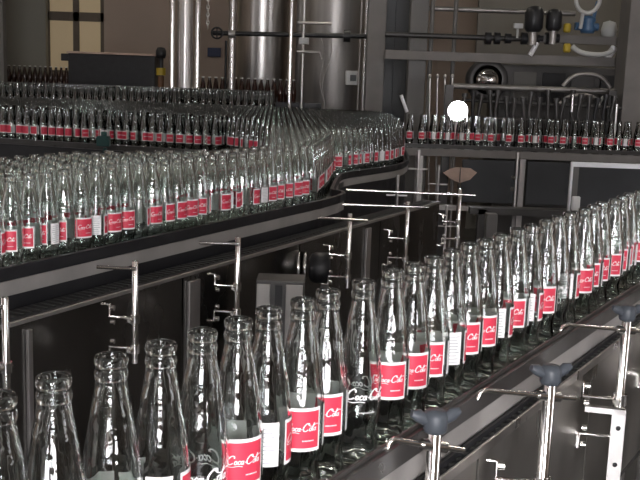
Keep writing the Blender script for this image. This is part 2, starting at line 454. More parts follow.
# far single-file conveyor at the right, second file behind it
FARX = [409, 421, 433, 447, 461, 477, 490, 508, 520, 534, 550, 562, 584, 595, 609, 624, 637, 651]
far_row = [(at_z(x, 148 + (x - 480) * .05, 1.03)[0] * 6.80 / at_z(x, 148 + (x - 480) * .05, 1.03)[1], 6.80) for x in FARX]
far_red = {409, 421, 477, 490, 508, 520, 550, 562, 584, 609, 637}
for i, (x, y) in enumerate(far_row):
    r_ = FARX[i] in far_red
    if x > .575: bottle(x, y, 1.0, (0 if r_ else math.radians(-88)) - math.atan2(x, y), 'far',
           'empty bottle in the front file on the far crossing conveyor, ' + ('red label out' if r_ else 'white panel out'),
           'far crossing file, red labels out' if r_ else 'far crossing file, white panels out')
budget = 300 - len(NEAR) - len(far_row)
ME_RED, ME_WHT = ME['red_lo'], ME['wht_lo']
random.seed(5)
lane_yaw = {}
for k, (x, y, e) in enumerate(allb[:budget]):
    lod = 'mid' if y < 4.75 else 'far'
    t = random.random()
    yaw = (random.gauss(.2, .45) if t < .33 else random.uniform(-PI, PI)) - math.atan2(x, y)
    if e and y < 4.6 and x < .2:
        lab, grp = 'empty bottle against the guide rail of the left table', 'bottles in the front rank of the left table'
    elif e and x > .1:
        lab, grp = 'empty bottle against the curved rail where the left table turns', 'bottles along the curved end of the left table'
    elif e:
        lab, grp = 'empty bottle in the front rank of the rear lane, red labels showing', 'front rank of the rear lane'
    elif y < 3.5:
        lab, grp = 'empty bottle packed behind the front rank of the left table', 'bottles packed behind the front rank of the left table'
    else:
        lab, grp = 'empty bottle packed in the middle of the merging crowd', 'bottles packed in the merging crowd'
    bottle(x, y, 1.0, yaw, lod, lab, grp)

# the rest of the crowd, too many to count: one object
def crowd(name, items, label, plain=False):
    """items: x, y, z, yaw. low bottles with their labels in one mesh"""
    seg = 12; pr = [(slim(r, z), z) for r, z in [(.0255, .001), (.0294, .012), (.0263, .042), (.0303, .066), (.0303, .1165), (.0262, .147), (.0180, .187), (.0140, .210), (.0149, .217), (.0136, .2235), (.0149, .229), (.0118, .2356)]]
    bv = [(r * math.cos(2 * PI * k / seg), r * math.sin(2 * PI * k / seg), z) for r, z in pr for k in range(seg)]
    bf = [(i * seg + k, i * seg + (k + 1) % seg, (i + 1) * seg + (k + 1) % seg, (i + 1) * seg + k) for i in range(len(pr) - 1) for k in range(seg)]
    lm = MB()
    for c in (0, PI):
        patch(lm, c - .85, c + .85, .0655, .1165, R + .0006, 1, 5); patch(lm, c - .79, c + .79, .0688, .1132, R + .0011, 2, 5)
    patch(lm, PI / 2 - .46, PI / 2 + .46, .0665, .116, R + .0006, 1, 3)
    if plain: lm = MB()
    V0 = np.array(bv + lm.v); F0 = np.array(bf + [tuple(i + len(bv) for i in f) for f in lm.f]); M0 = np.array([0] * len(bf) + lm.m, dtype=int)
    n = len(items); nv = len(V0)
    V = np.empty((n, nv, 3)); 
    for i, (x, y, z, a) in enumerate(items):
        c, s = math.cos(a), math.sin(a)
        V[i, :, 0] = V0[:, 0] * c - V0[:, 1] * s + x; V[i, :, 1] = V0[:, 0] * s + V0[:, 1] * c + y; V[i, :, 2] = V0[:, 2] + z
    Fa = (F0[None] + (np.arange(n) * nv)[:, None, None]).reshape(-1, 4)
    me = bpy.data.meshes.new(name); me.from_pydata(V.reshape(-1, 3).tolist(), [], Fa.tolist())
    for m in ('far_glass', 'white', 'red'): me.materials.append(M[m])
    me.polygons.foreach_set('material_index', np.tile(M0, n)); me.polygons.foreach_set('use_smooth', np.ones(len(Fa), bool)); me.update()
    o = bpy.data.objects.new(name, me); COL.objects.link(o); tag(o, label, 'bottles', kind='stuff'); return o
rest = [(x, y, 1.0, random.gauss(0, .5) - math.atan2(x, y)) for x, y, e in allb[budget:]]
rest_c = []; _LC = [(-4.3, 8.25), (-.35, 8.25), (-.35, 8.75), (-4.3, 8.75)]
for i in range(9):
    for j in range(66):
        x = -4.25 + j * .0615 + (i % 2) * .03; y = 8.28 + i * .0535
        if x < -.45 and in_view(x, y) and random.random() > .04: rest_c.append((x, y, 1.10, random.uniform(-PI, PI)))
for j in range(38):                                 # second file of the far crossing conveyor
    x = .72 + j * .064; 
    if in_view(x, 6.9): rest.append((x, 6.885 + random.uniform(-.01, .01), 1.0, random.uniform(1.0, 2.2)))
crowd('bottle_crowd', rest, 'dense crowd of clear empty bottles filling the rear lanes behind the countable ones')

crowd('bottle_crowd', rest_c, 'distant crowd of plain clear bottles on the raised rear conveyor', True)

# --- filled, capped bottles on the rear lines
def filled_mesh():
    mb = MB(); pr = [(.0, .001), (.0255, .001), (.0294, .012), (.0263, .042), (.0303, .066), (.0303, .1165), (.0262, .147), (.0180, .187), (.0143, .205)]
    mb.lathe(pr, n=14, mi=0); mb.lathe([(.0143, .205), (.0136, .2225)], n=14, mi=0)
    mb.lathe([(.0136, .2225), (.0162, .224), (.0160, .229), (.0145, .2335), (0, .2345)], n=14, mi=1)
    return as_mesh(mb, 'filled_bottle', ['cola', 'cap'])
FB = filled_mesh()
def filled(x, y, z, label, group):
    o = bpy.data.objects.new('filled_bottle', FB); COL.objects.link(o); o.location = (x, y, z); tag(o, label, 'bottle', group)
for i in range(14):
    x = at_y(9, 70, 11.6)[0] + i * .063
    filled(x, 11.6, 1.25, 'capped dark bottle in the distant file beside the black cabinet', 'capped bottles in the distant file at the left')
for i in range(15):
    x = at_y(203, 85, 9.3)[0] + i * .0625
    if abs(x - at_y(290, 50, 9.3)[0]) > .0: filled(x, 9.3, 1.205, 'capped dark bottle in the file behind the steel pipes', 'capped bottles in the file behind the pipes')

# ------------------------------------------------------------------ conveyors
def bolt_knob(mb, c, r, l, d, mi=0):
    d = np.array(d, float); d /= np.linalg.norm(d); c = np.array(c, float); mb.tube([c, c + d * l], r, 10, mi)
def guide_post(root, x, y, z0, z1, r, rods, knob, inward, bz, bl, along, name='guide_post'):
    """upright rod with horizontal rod(s) to the guide rail and two bent brackets to the side panel"""
    p = MB().tube([(x, y, z0), (x, y, z1 - .002), (x, y, z1)], [r, r, r * .8], 16).build(name, 'chrome', root)
    for a, b in rods:
        m = MB(); a = np.array(a, float); b = np.array(b, float)
        if knob:   # bent end dropping on the rail
            d = b - a; L = np.linalg.norm(d); u = d / L
            m.tube([a - u * .045, a, a + u * (L * .7), a + u * (L * .88) + np.array((0, 0, .001)), a + u * L * .97 + np.array((0, 0, -.004)), b + np.array((0, 0, -.014))], .0036, 10)
            m.tube([a - u * .018, a + u * .018], .0075, 12)
        else:
            m.tube([a, b], .0042, 10)
        o = m.build('guide_rod', 'chrome', root); o.parent = p; o.location = (0, 0, 0)
    ix, iy = inward; ax, ay = along
    for z in bz:
        up = .028 if z == bz[0] else -.028
        m = MB(); e = np.array((x + ix * bl, y + iy * bl, z))
        m.tube([(x, y, z), e, e + np.array((0, 0, up)), e + np.array((0, 0, up)) + np.array((ix, iy, 0)) * .02], .0036, 8)
        m.tube([(x, y, z - .010), (x, y, z + .010)], r * 1.55, 14)
        m.tube([(x - ax * .022, y - ay * .022, z), (x + ax * .012, y + ay * .012, z)], .0055, 10)
        for v_ in (.75, -.45):
            c = e + np.array((0, 0, up * v_)); m.tube([c - np.array((ix, iy, 0)) * .003, c + np.array((-ix, -iy, 0)) * .012], .0065 if v_ > 0 else .0055, 12)
        o = m.build('clamp_bracket', 'chrome', root); o.parent = p; o.location = (0, 0, 0)
    if knob:
        m = MB(); m.lathe([(0, 0), (.0135, 0), (.0155, .004), (.0155, .020), (.012, .027), (0, .028)], c=(x, y, z1 - .006), n=18)
        for s in (-1, 1):
            d = np.array((s * .93, s * .25, 0.0))
            c0 = np.array((x, y, z1 + .010)); m.tube([c0, c0 + d * .014, c0 + d * .024 + np.array((0, 0, .006)), c0 + d * .033 + np.array((0, 0, .009))], [.0085, .0075, .0085, .0045], 10)
        o = m.build('wing_knob', 'knob', root); o['label'] = 'slate plastic wing knob'; o.parent = p; o.location = (0, 0, 0)
    return p

def lanebox(mb, O, a, p0, p1, t0, t1, z0, z1, mi=0): return mb.box((p0, t0, z0), (p1, t1, z1), mi, (O[0], O[1], 0), a)
# ---- near conveyor
base = (OF[0] + 1.0 * math.sin(AF), OF[1] + 1.0 * math.cos(AF), 0)
nc = empty('bottle_conveyor', base, 'near stainless conveyor carrying a single file of bottles, slate wing knobs on its posts', 'conveyor')
T0, T1 = -.75, 2.6
mb = MB()
n = int((T1 - T0) / .0381)
for i in range(n): lanebox(mb, OF, AF, -.041, .041, T0 + i * .0381 + .0008, T0 + (i + 1) * .0381 - .0008, .994, 1.0)
lanebox(mb, OF, AF, -.036, .036, T0, T1, .985, .9935)
o = mb.build('slat_chain', 'chain', nc)
for s in (1, -1):
    mb = MB(); a, b = (.0455, .0640) if s > 0 else (-.0640, -.0455)
    lanebox(mb, OF, AF, a, b, T0, T1, 1.010, 1.040)
    q = .0545 * s
    for z in (1.0415,): mb.tube([(*lane(OF, AF, T0, q), z), (*lane(OF, AF, T1, q), z)], .0035, 8)
    mb.build('guide_rail', 'rail_dark', nc, bevel=.002)
mb = MB(); lanebox(mb, OF, AF, .050, .054, T0, T1, .968, 1.006); lanebox(mb, OF, AF, .042, .054, T0, T1, .968, .972); mb.build('side_plate', 'plate', nc, bevel=.001)
mb = MB(); lanebox(mb, OF, AF, -.054, -.050, T0, T1, .80, 1.006); mb.build('side_plate', 'plate', nc)
mb = MB(); lanebox(mb, OF, AF, .0545, .068, T0, T1, .944, .958, 0); lanebox(mb, OF, AF, .0545, .060, T0, T1, .958, .968, 0)
for i in range(int((T1 - T0) / .024)):
    lanebox(mb, OF, AF, .0605, .067, T0 + i * .024, T0 + i * .024 + .007, .958, .961, 1)
mb.build('return_chain', ['black', 'slot'], nc)
mb = MB(); lanebox(mb, OF, AF, .0685, .0735, T0, T1, .945, .961); mb.build('edge_strip', 'steel', nc, bevel=.0015)
mb = MB()
for k in range(6):
    lanebox(mb, OF, AF, .0665, .0695, T0 + k * .56, T0 + k * .56 + .553, .62, .944)
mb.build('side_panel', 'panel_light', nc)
mb = MB()
lanebox(mb, OF, AF, -.05, .065, T0, T1, .60, .64); mb.build('bottom_tray', 'dark_steel', nc)
for t in (-.5, .6, 1.6, 2.4):
    for p_ in (-.03, .045):
        x, y = lane(OF, AF, t, p_); m = MB(); m.tube([(x, y, .012), (x, y, .62)], .022, 14); m.lathe([(0, 0), (.045, 0), (.045, .008), (.02, .03), (0, .03)], c=(x, y, 0), n=18); m.build('support_leg', 'steel_dull', nc)
inw = (-math.cos(AF), math.sin(AF)); alg = (math.sin(AF), math.cos(AF))
for (x, y) in ((434, 446), (549, 396), (626, 330), ):
    p = at_z(x, y, 1.035); q = (p[0] - OF[0]) * math.cos(AF) - (p[1] - OF[1]) * math.sin(AF); t = (p[0] - OF[0]) * math.sin(AF) + (p[1] - OF[1]) * math.cos(AF)
    X, Y = p[0], p[1]; end = at_z(x - 66 * q / .135, y - 3, 1.047)
    guide_post(nc, X, Y, .78, 1.060, .0088, [((X, Y, 1.035), (end[0], end[1], 1.052))], True, (-.985, .17), (.900, .825), .068, alg)
for t in (1.35, 1.75, 2.2):
    X, Y = lane(OF, AF, t, .135); end = (X - .09, Y + .01)
    guide_post(nc, X, Y, .78, 1.060, .0088, [((X, Y, 1.035), (end[0], end[1], 1.052))], True, (-.985, .17), (.900, .825), .068, alg)
# slotted flat bar standing beside the posts
X, Y, Z = at_z(619, 412, .90)
mb = MB(); mb.box((-.012, -.003, .52), (.012, .003, .905), 0, (X, Y, 0), .2)
for z in (.87, .80, .74): mb.lathe([(0, -.0042), (.0045, -.0042), (.0045, -.0035)], c=(X, Y, z), n=12, mi=1, axis='y')
mb.box((-.06, -.003, .895), (.012, .012, .905), 0, (X, Y, 0), .2)
mb.build('slotted_bar', ['steel', 'black'], nc)

# ---- left accumulation table
tb = empty('accumulation_table', (-.1, 5.0, 0), 'large left conveyor table with curved dark rail, crowded with empty bottles', 'conveyor')
poly = [(-1.10, 1.40), lane(OL, AL, -2.28, -.0), (-.01, 3.41), (.035, 3.8), (.06, 4.2), (.11, 4.47), (.365, 4.93), (.455, 5.25), (.49, 5.6), (.515, 6.15), (.52, 6.5), (.51, 7.4), (-.6, 7.7), (-3.6, 7.9), (-3.6, 6.30), (-1.97, 5.89),
        (-.64, 5.48), (-.42, 5.1), (-.31, 4.2), (-.30, 3.42), (-.45, 3.2), (-.66, 3.05), (-.86, 2.92), (-1.62, 1.5)]
MB().prism(poly[1:], .975, .9995).build('table_top', 'chain', tb)
rail = [(x, y) for x, y in EDGE]
rail[0] = lane(OL, AL, -2.28, 0)
def smooth(path, k=6):
    P = [np.array(p) for p in path]; out = []
    for i in range(len(P) - 1):
        a, b, c, d = P[max(i - 1, 0)], P[i], P[i + 1], P[min(i + 2, len(P) - 1)]
        if i == 0: out.append(tuple(b)); continue
        for q in range(k):
            t = q / k; out.append(tuple(.5 * ((2 * b) + (-a + c) * t + (2 * a - 5 * b + 4 * c - d) * t * t + (-a + 3 * b - 3 * c + d) * t ** 3)))
    out.append(tuple(P[-1])); return out
def offset(path, w):
    P = [np.array(p, float) for p in path]; o = []
    for i, p in enumerate(P):
        d = P[min(i + 1, len(P) - 1)] - P[max(i - 1, 0)]; d /= np.linalg.norm(d); o.append(tuple(p + np.array((d[1], -d[0])) * w))
    return o
rail = smooth(rail)
mb = MB(); mb.strip(offset(rail, .005), 1.011, 1.040, .014); mb.build('guide_rail', 'black', tb)
MB().strip(offset(rail, .007), .974, 1.008, .006).build('side_plate', 'plate', tb)
MB().strip(offset(rail, -.004), .76, .973, .006).build('dark_filler', 'black', tb)  # black sheet added so the space below the plate stays dark
# rear lane: front guide rail
rb = [(-3.5, 6.345), (-1.97, 5.885), (-.60, 5.455)]
MB().strip(rb, 1.004, 1.036, .016).build('guide_rail', 'rail_dark', tb)
MB().strip(offset(rb, .002), .90, 1.002, .006).build('side_plate', 'black', tb)
mb = MB(); lanebox(mb, OL, AL, .022, .094, -2.28, 1.0, .930, .944, 0)
for i in range(int(3.25 / .024)): lanebox(mb, OL, AL, .034, .082, -2.28 + i * .024, -2.28 + i * .024 + .007, .944, .948, 1)
mb.build('return_chain', ['black', 'slot'], tb)
mb = MB(); lanebox(mb, OL, AL, .095, .104, -2.28, 1.0, .934, .944); mb.build('edge_strip', 'steel_dull', tb, bevel=.0015)
mb = MB()
for k in range(5): lanebox(mb, OL, AL, .098, .102, -2.28 + k * .656, -2.28 + k * .656 + .65, .52, .934)
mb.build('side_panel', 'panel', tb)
mb = MB(); 
for zz in (.44, .36): lanebox(mb, OL, AL, .11, .125, -2.28, 1.0, zz, zz + .035)
mb.build('lower_frame', 'dark_steel', tb)
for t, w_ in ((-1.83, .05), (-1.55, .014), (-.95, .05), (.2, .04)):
    lanebox(MB(), OL, AL, .102, .112, t, t + w_, .52, .92).build('reflection_strip', 'steel_dull', tb, bevel=.002)  # dull steel strips in place of reflections on the panel
for (x, y) in ((-1.0, 1.6), (-.62, 2.45), (-.2, 3.3), (.1, 5.0), (.42, 6.2), (-.4, 6.9), (-1.5, 7.3), (-1.6, 6.1), (-2.8, 7.3), (-2.8, 6.5)):
    m = MB(); m.tube([(x, y, .012), (x, y, .975)], .028, 14); m.lathe([(0, 0), (.05, 0), (.05, .008), (.03, .03), (0, .03)], c=(x, y, 0), n=18); m.build('support_leg', 'steel_dull', tb)
# posts in a straight line; the rods lengthen as the rail curves away
inl = (-math.cos(AL), math.sin(AL)); all_ = (math.sin(AL), math.cos(AL))
for (x, ry, top, x0, y0, x1, y1) in ((5, 306, 301, -30, 305, 5, 306), (135, 268, 262, 98, 266, 137, 268), (238, 243, 237, 200, 242, 240, 243.5), (350, 219, 212, 318, 217.5, 368, 220.5),
                                     (408, 206, 200, 343, 204, 428, 207), (460, 193, 188, 346, 189.5, 475, 195)):
    p = at_z(x, ry, 1.045); q0 = at_z(x0, y0, 1.045); q1 = at_z(x1, y1, 1.045)
    u = np.array(q0) - np.array(p); u[2] = 0; u = u * .999
    off = np.array((0.0, -.011, 0))
    guide_post(tb, p[0], p[1], .825, 1.062, .0072, [(tuple(np.array(q0) + off * 0 + (0, -.010, 0)), tuple(np.array(q1) + (0, -.010, 0)))], False, (-.97, .2), (.928, .858), .062, all_)
def at_p(x, y, p):                       # measured point on the upright plane at distance p outside the left table's edge
    d = ray(x, y); ux, uy = math.cos(AL), -math.sin(AL)
    t = (p + OL[0] * ux + OL[1] * uy) / (d[0] * ux + d[1] * uy); return (float(d[0] * t), float(d[1] * t), float(CZ + d[2] * t))
# drive motor with chrome flange under the table
c = at_p(322, 268, .168)
m = MB(); m.lathe([(0, -.045), (.030, -.045), (.046, -.035), (.052, -.02), (.052, .02), (.046, .028), (0, .028)], c=c, n=28, axis='x'); dm = m.build('drive_motor', 'black', tb); dm['label'] = 'black round drive motor'
def sub(mb, name, m_):
    o = mb.build(name, m_, tb); o.parent = dm; o.location = (0, 0, 0); return o
for w_ in (0, -.022):
    m = MB(); m.lathe([(.02, -.062 + w_), (.052, -.062 + w_), (.054, -.058 + w_), (.054, -.053 + w_), (.02, -.049 + w_), (0, -.049 + w_), (0, -.062 + w_)], c=c, n=28, axis='x'); sub(m, 'flange', 'chrome')
m = MB(); m.box((-.012, -.012, .0), (.012, .012, c[2] - .045), 0, (c[0] + .01, c[1], 0)); sub(m, 'mount', 'dark_steel')
# grey steel box beneath the panel
a = at_p(256, 280, .20); b = at_y(303, 330, a[1]); BY = a[1]
bx = empty('junction_box', ((a[0] + b[0]) / 2, BY + .05, 0), 'stainless junction box with ribbed front below the left table', 'box')
m = MB(); m.box((a[0], BY, a[2] - .22), (b[0], BY + .10, a[2])); m.build('body', 'dark_steel', bx, bevel=.003)
m = MB()
w = (b[0] - a[0])
m.box((a[0] + w * .02, BY - .008, a[2] - .21), (a[0] + w * .30, BY, a[2] - .01)); m.box((a[0] + w * .62, BY - .008, a[2] - .21), (a[0] + w * .97, BY, a[2] - .01)); m.build('cover_plate', 'plate', bx, bevel=.002)
m = MB(); m.box((a[0] + w * .40, BY - .006, a[2] - .21), (a[0] + w * .55, BY + .001, a[2] - .012)); m.build('slot', 'black', bx)
m = MB(); m.box((a[0] + .02, BY + .02, 0), (b[0] - .02, BY + .08, a[2] - .22)); m.build('stand', 'dark_steel', bx)
for (x, y) in ((262, 268), (272, 266), (285, 263)):
    pass
# small teal sensor box on the rear lane's rail
c = at_y(105, 141, 5.62)
m = MB(); m.box((-.045, -.03, -.03), (.03, .02, .03), 0, c); m.lathe([(0, .0), (.018, 0), (.018, .035), (0, .036)], c=(c[0] - .005, c[1] - .005, c[2] + .02), n=14)
m.tube([(c[0], c[1], 0.0), (c[0], c[1], c[2] - .04)], .012, 10)
tag(rebase(m.build('sensor_box', 'teal', bevel=.004), (c[0], c[1], 0)), 'small dark teal sensor box beside the rear bottle lane', 'sensor')

# ---- far crossing conveyor at the right
fc = empty('crossing_conveyor', (1.6, 6.85, 0), 'far conveyor crossing behind with grey rail and dark lower panels', 'conveyor')
X0, X1 = .545, 3.2
m = MB(); m.box((X0 + .0, 6.755, .985), (X1, 6.935, .9995)); m.build('slat_chain', 'chain', fc)
m = MB(); m.box((X0, 6.735, .950), (X1, 6.75, 1.003)); m.build('side_rail', 'beam', fc, bevel=.002)
m = MB(); m.box((X0, 6.748, 1.006), (X1, 6.762, 1.032)); m.build('guide_rail', 'rail_dark', fc)
m = MB(); m.box((X0, 6.93, 1.006), (X1, 6.945, 1.06)); m.build('guide_rail', 'rail_dark', fc)
xa, xm, xb = at_y(462, 185, 6.7)[0], at_y(522, 185, 6.7)[0], X1
for u0, u1 in ((xa, xm - .02), (xm + .04, at_y(575, 185, 6.7)[0]), (at_y(577, 185, 6.7)[0], X1)):
    m = MB(); m.box((u0, 6.74, .63), (u1, 6.755, .935)); m.build('lower_panel', 'darkpaint', fc, bevel=.003)
m = MB(); m.box((X0, 6.72, .57), (X1, 6.78, .605)); m.build('lower_beam', 'steel_dull', fc)
for x in (X0 + .15, xm + .01, 2.3, 3.0):
    for y in (6.79, 6.91): m = MB(); m.box((x - .02, y - .02, 0), (x + .02, y + .02, .985)); m.build('support_leg', 'steel_dull', fc)
m = MB(); px_ = at_y(517, 175, 6.66)
m.tube([(px_[0], 6.68, .62), (px_[0], 6.68, 1.0)], .011, 12); m.tube([(px_[0], 6.68, .74), (px_[0] - .02, 6.71, .74)], .014, 10); m.tube([(px_[0], 6.68, .82), (px_[0] - .02, 6.71, .82)], .014, 10)
m.build('guide_post', 'steel', fc)
# thin posts standing at the bend of the table
for i, (x, yt, yb, Y, r) in enumerate(((398, 175, 216, 4.6, .009), (419, 150, 204, 5.0, .009), (439, 165, 250, 4.9, .007), (447, 205, 260, 4.4, .006))):
    t_ = at_y(x, yt, Y)
    m = MB(); m.tube([(t_[0], Y, 0), (t_[0], Y, t_[2])], r, 12); m.tube([(t_[0] - .05, Y - .0, t_[2] - .1), (t_[0] + .05, Y, t_[2] - .1)], r * .6, 8); m.lathe([(0, 0), (.03, 0), (.03, .01), (0, .011)], c=(t_[0], Y, 0), n=12)
    o = rebase(m.build('steel_post', 'steel'), (t_[0], Y, 0))
    tag(o, ['thin steel post with crossbar just right of the table bend', 'tallest thin steel post at the table bend, reaching the rear rail', 'thin steel post beside the tan worn plate', 'short thin steel post behind the longest guide rod'][i], 'post', 'thin posts at the table bend')
# tan worn plate on its stalk
c = at_y(460, 175, 6.45)
m = MB(); hx, hz = .115, .055
pl = [(-hx, .01), (-.06, .045), (.0, .052), (.07, .048), (hx, .02), (.07, -.03), (.0, -.055), (-.06, -.03)]
V = [(c[0] + x, 6.45, c[2] + z) for x, z in pl] + [(c[0] + x, 6.458, c[2] + z) for x, z in pl]; n = len(pl)
m.add(V, [tuple(range(n)), tuple(range(2 * n - 1, n - 1, -1))] + [(i, i + n, (i + 1) % n + n, (i + 1) % n) for i in range(n)])
m2 = MB(); m2.tube([(c[0], 6.47, 0), (c[0], 6.47, c[2] + .04)], .008, 10); m2.box((c[0] - .003, 6.444, c[2] - .05), (c[0] + .003, 6.45, c[2] + .05))
tp = empty('deflector_plate', (c[0], 6.47, 0), 'worn tan angular plate on a stalk in front of the dark panels', 'plate')
m.build('plate', 'tan', tp); m2.build('stalk', 'dark_steel', tp)
# guard frame at the right, flash glare painted in as near-white
gY = 4.3
c0 = at_y(571.5, 164.5, gY); c1 = at_y(668, 169.5, gY); c2 = at_y(572, 212, gY)
gf = empty('guard_frame', (c0[0], gY, 0), 'bright metal guard frame of bar and upright behind the near bottle row', 'frame')
zt = c0[2]
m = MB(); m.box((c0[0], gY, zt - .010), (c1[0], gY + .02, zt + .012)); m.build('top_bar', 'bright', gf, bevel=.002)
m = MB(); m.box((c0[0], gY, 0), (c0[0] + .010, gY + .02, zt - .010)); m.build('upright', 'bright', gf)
m = MB(); m.box((c0[0] + .010, gY + .006, 0), (c0[0] + .038, gY + .02, zt - .010)); m.build('upright', 'greypaint', gf)
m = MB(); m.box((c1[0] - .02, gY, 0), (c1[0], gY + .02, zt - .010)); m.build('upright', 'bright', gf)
c = at_y(574.5, 203, gY); m = MB(); m.box((c[0] - .016, gY - .018, c[2] - .032), (c[0] + .022, gY, c[2] + .032)); m.build('reflector', 'white', gf, bevel=.006)
# grey box post behind the row
a = at_y(487, 214, 4.1); b = at_y(498, 214, 4.1)
m = MB(); m.box((a[0], 4.1, 0), (b[0], 4.15, a[2])); m.box((a[0] - .02, 4.09, 0), (b[0] + .02, 4.16, .02))
tag(rebase(m.build('square_post', 'greypaint', bevel=.003), (a[0], 4.12, 0)), 'short square grey post standing between the conveyors', 'post')
# low cross beam seen behind the near row
a = at_y(470, 209, 5.6); b = at_y(600, 213, 5.6)
m = MB(); m.box((a[0], 5.6, a[2] - .03), (b[0], 5.66, a[2] + .01)); m.box((a[0] + .05, 5.6, 0), (a[0] + .1, 5.66, a[2])); m.box((b[0] - .1, 5.6, 0), (b[0] - .05, 5.66, a[2]))
tag(rebase(m.build('cross_beam', 'dark_steel'), (a[0], 5.62, 0)), 'low dark cross beam on two legs before the far conveyor', 'beam')

# ---- rear raised lane conveyors
def simple_conveyor(name, x0, x1, y0, y1, z, label, m_='dark_steel', h=.05):
    e = empty(name, ((x0 + x1) / 2, (y0 + y1) / 2, 0), label, 'conveyor')
    MB().box((x0, y0, z - .02), (x1, y1, z - .0005)).build('slat_chain', 'chain', e)
    for y in (y0 - .014, y1 + .002): MB().box((x0, y, z - .08), (x1, y + .012, z + h * .3)).build('side_rail', m_, e)
    for x in (x0 + .2, (x0 + x1) / 2, x1 - .2): MB().box((x - .03, y0 + .02, 0), (x + .03, y1 - .02, z - .02)).build('support_leg', m_, e)
    return e
simple_conveyor('bottle_conveyor', -4.4, -.40, 8.22, 8.76, 1.10, 'raised dark conveyor behind the rear lane, packed with empty bottles')
xl = at_y(203, 85, 9.3)[0]
simple_conveyor('bottle_conveyor', xl - .15, xl + 1.15, 9.25, 9.35, 1.205, 'narrow dark conveyor carrying capped bottles behind the pipes', 'black')
xl = at_y(9, 70, 11.6)[0]
simple_conveyor('bottle_conveyor', xl - .35, xl + .95, 11.54, 11.66, 1.25, 'distant black conveyor carrying capped bottles by the olive wall', 'black', .12)

# ------------------------------------------------------------------ background machinery
def vpipe(name, x, Y, r, z0, z1, m_, label, cat='pipe', yref=50, group=None, n=20):
    X = at_y(x, yref, Y)[0]
    o = MB().tube([(X, Y, z0), (X, Y, z1)], r, n).build(name, m_); return tag(rebase(o, (X, Y, z0)), label, cat, group)
ZT = 4.2
# twin-pipe steel column
X = at_y(185, 50, 8.95)[0]
cl = empty('steel_column', (X, 8.95, 0), 'tall brushed steel column flanked by two bright pipes', 'column')
MB().tube([(X, 8.95, 0), (X, 8.95, ZT)], .072, 28).build('post', 'steel', cl)
for x in (172, 197.5):
    xx = at_y(x, 50, 8.9)[0]; MB().tube([(xx, 8.9, 0), (xx, 8.9, ZT)], .023, 16).build('pipe', 'chrome', cl)
m = MB()
for z in (1.0, 2.6): m.box((X - .16, 8.90, z), (X + .16, 8.93, z + .04))
m.build('bracket', 'steel_dull', cl)
vpipe('steel_pipe', 232, 9.05, .036, 0, ZT, 'steel', 'upright steel pipe between the blue sign and the narrow tank')
vpipe('steel_pipe', 226, 9.2, .012, 0, 1.78, 'black', 'thin black upright pipe left of the steel pipe')
vpipe('steel_pipe', 290.5, 8.5, .019, 0, ZT, 'chrome', 'slim bright upright pipe in front of the big tank')
# pipe with valve beside it
X = at_y(303, 50, 8.6)[0]
vp = empty('valve_pipe', (X, 8.6, 0), 'thin upright pipe with white valve and side handle', 'pipe')
MB().tube([(X, 8.6, 0), (X, 8.6, ZT)], .014, 12).build('pipe', 'steel', vp)
c = at_y(304, 41, 8.58); m = MB(); m.box((-.045, -.03, -.03), (.045, .03, .03), 0, c); m.build('valve_body', 'lightgrey', vp, bevel=.008)
c = at_y(308, 52, 8.56); m = MB(); m.tube([(c[0] - .10, c[1], c[2]), (c[0] + .10, c[1], c[2]), (c[0] + .12, c[1], c[2] - .06)], .014, 10); m.build('handle', 'steel_dull', vp); MB().tube([(c[0] - .1, c[1], c[2] + .25), (c[0] + .2, c[1], c[2] + .25)], .013, 10).build('handle', 'steel_dull', vp)
def tank(x, Y, r, label, m_='steel_dull'):
    X = at_y(x, 50, Y)[0]; e = empty('steel_tank', (X, Y, 0), label, 'tank')
    MB().lathe([(0, .25), (r * .8, .25), (r, .4), (r, 3.7), (r * .8, 3.9), (0, 3.95)], c=(X, Y, 0), n=56).build('shell', m_, e)
    m = MB(); m.lathe([(r + .004, 1.1), (r + .012, 1.1), (r + .012, 1.14), (r + .004, 1.14)], c=(X, Y, 0), n=56); m.build('band', 'steel', e)
    for a in (.8, 2.4, 3.9, 5.5): MB().tube([(X + r * .75 * math.cos(a), Y + r * .75 * math.sin(a), 0), (X + r * .75 * math.cos(a), Y + r * .75 * math.sin(a), .4)], .04, 12).build('leg', 'steel_dull', e)
tank(262, 10.3, .27, 'narrow brushed steel tank behind the horizontal black pipe', 'steel')
tank(334, 10.1, .40, 'wide grey cylindrical tank carrying a gauge box', 'steel_dull')
# black horizontal pipe
a = at_y(213, 33, 8.75); b = at_y(371, 36.5, 8.75)
hp = empty('process_pipe', ((a[0] + b[0]) / 2, 8.75, a[2]), 'black horizontal pipe crossing before the tanks', 'pipe')
MB().tube([a, b], .021, 16).build('pipe', 'black', hp)
MB().tube([(b[0], 8.75, 0), (b[0], 8.75, b[2])], .018, 12).build('support_leg', 'black', hp)
c = at_y(347, 36, 8.75); MB().tube([(c[0] - .03, 8.75, c[2]), (c[0] + .03, 8.75, c[2])], .055, 20).build('flange', 'black', hp)
c = at_y(217, 33, 8.72); MB().lathe([(.040, -.008), (.056, -.008), (.056, .008), (.040, .008)], c=c, n=24, axis='y', closed=True).build('hand_wheel', 'black', hp)
m = MB(); m.tube([(c[0] - .05, c[1], c[2]), (c[0] + .05, c[1], c[2])], .006, 8); m.tube([(c[0], c[1], c[2] - .05), (c[0], c[1], c[2] + .05)], .006, 8); m.build('wheel_spoke', 'black', hp)
c = at_y(232, 34, 8.75); MB().tube([(c[0] - .03, 8.75, c[2]), (c[0] + .03, 8.75, c[2])], .035, 16).build('flange', 'steel_dull', hp)
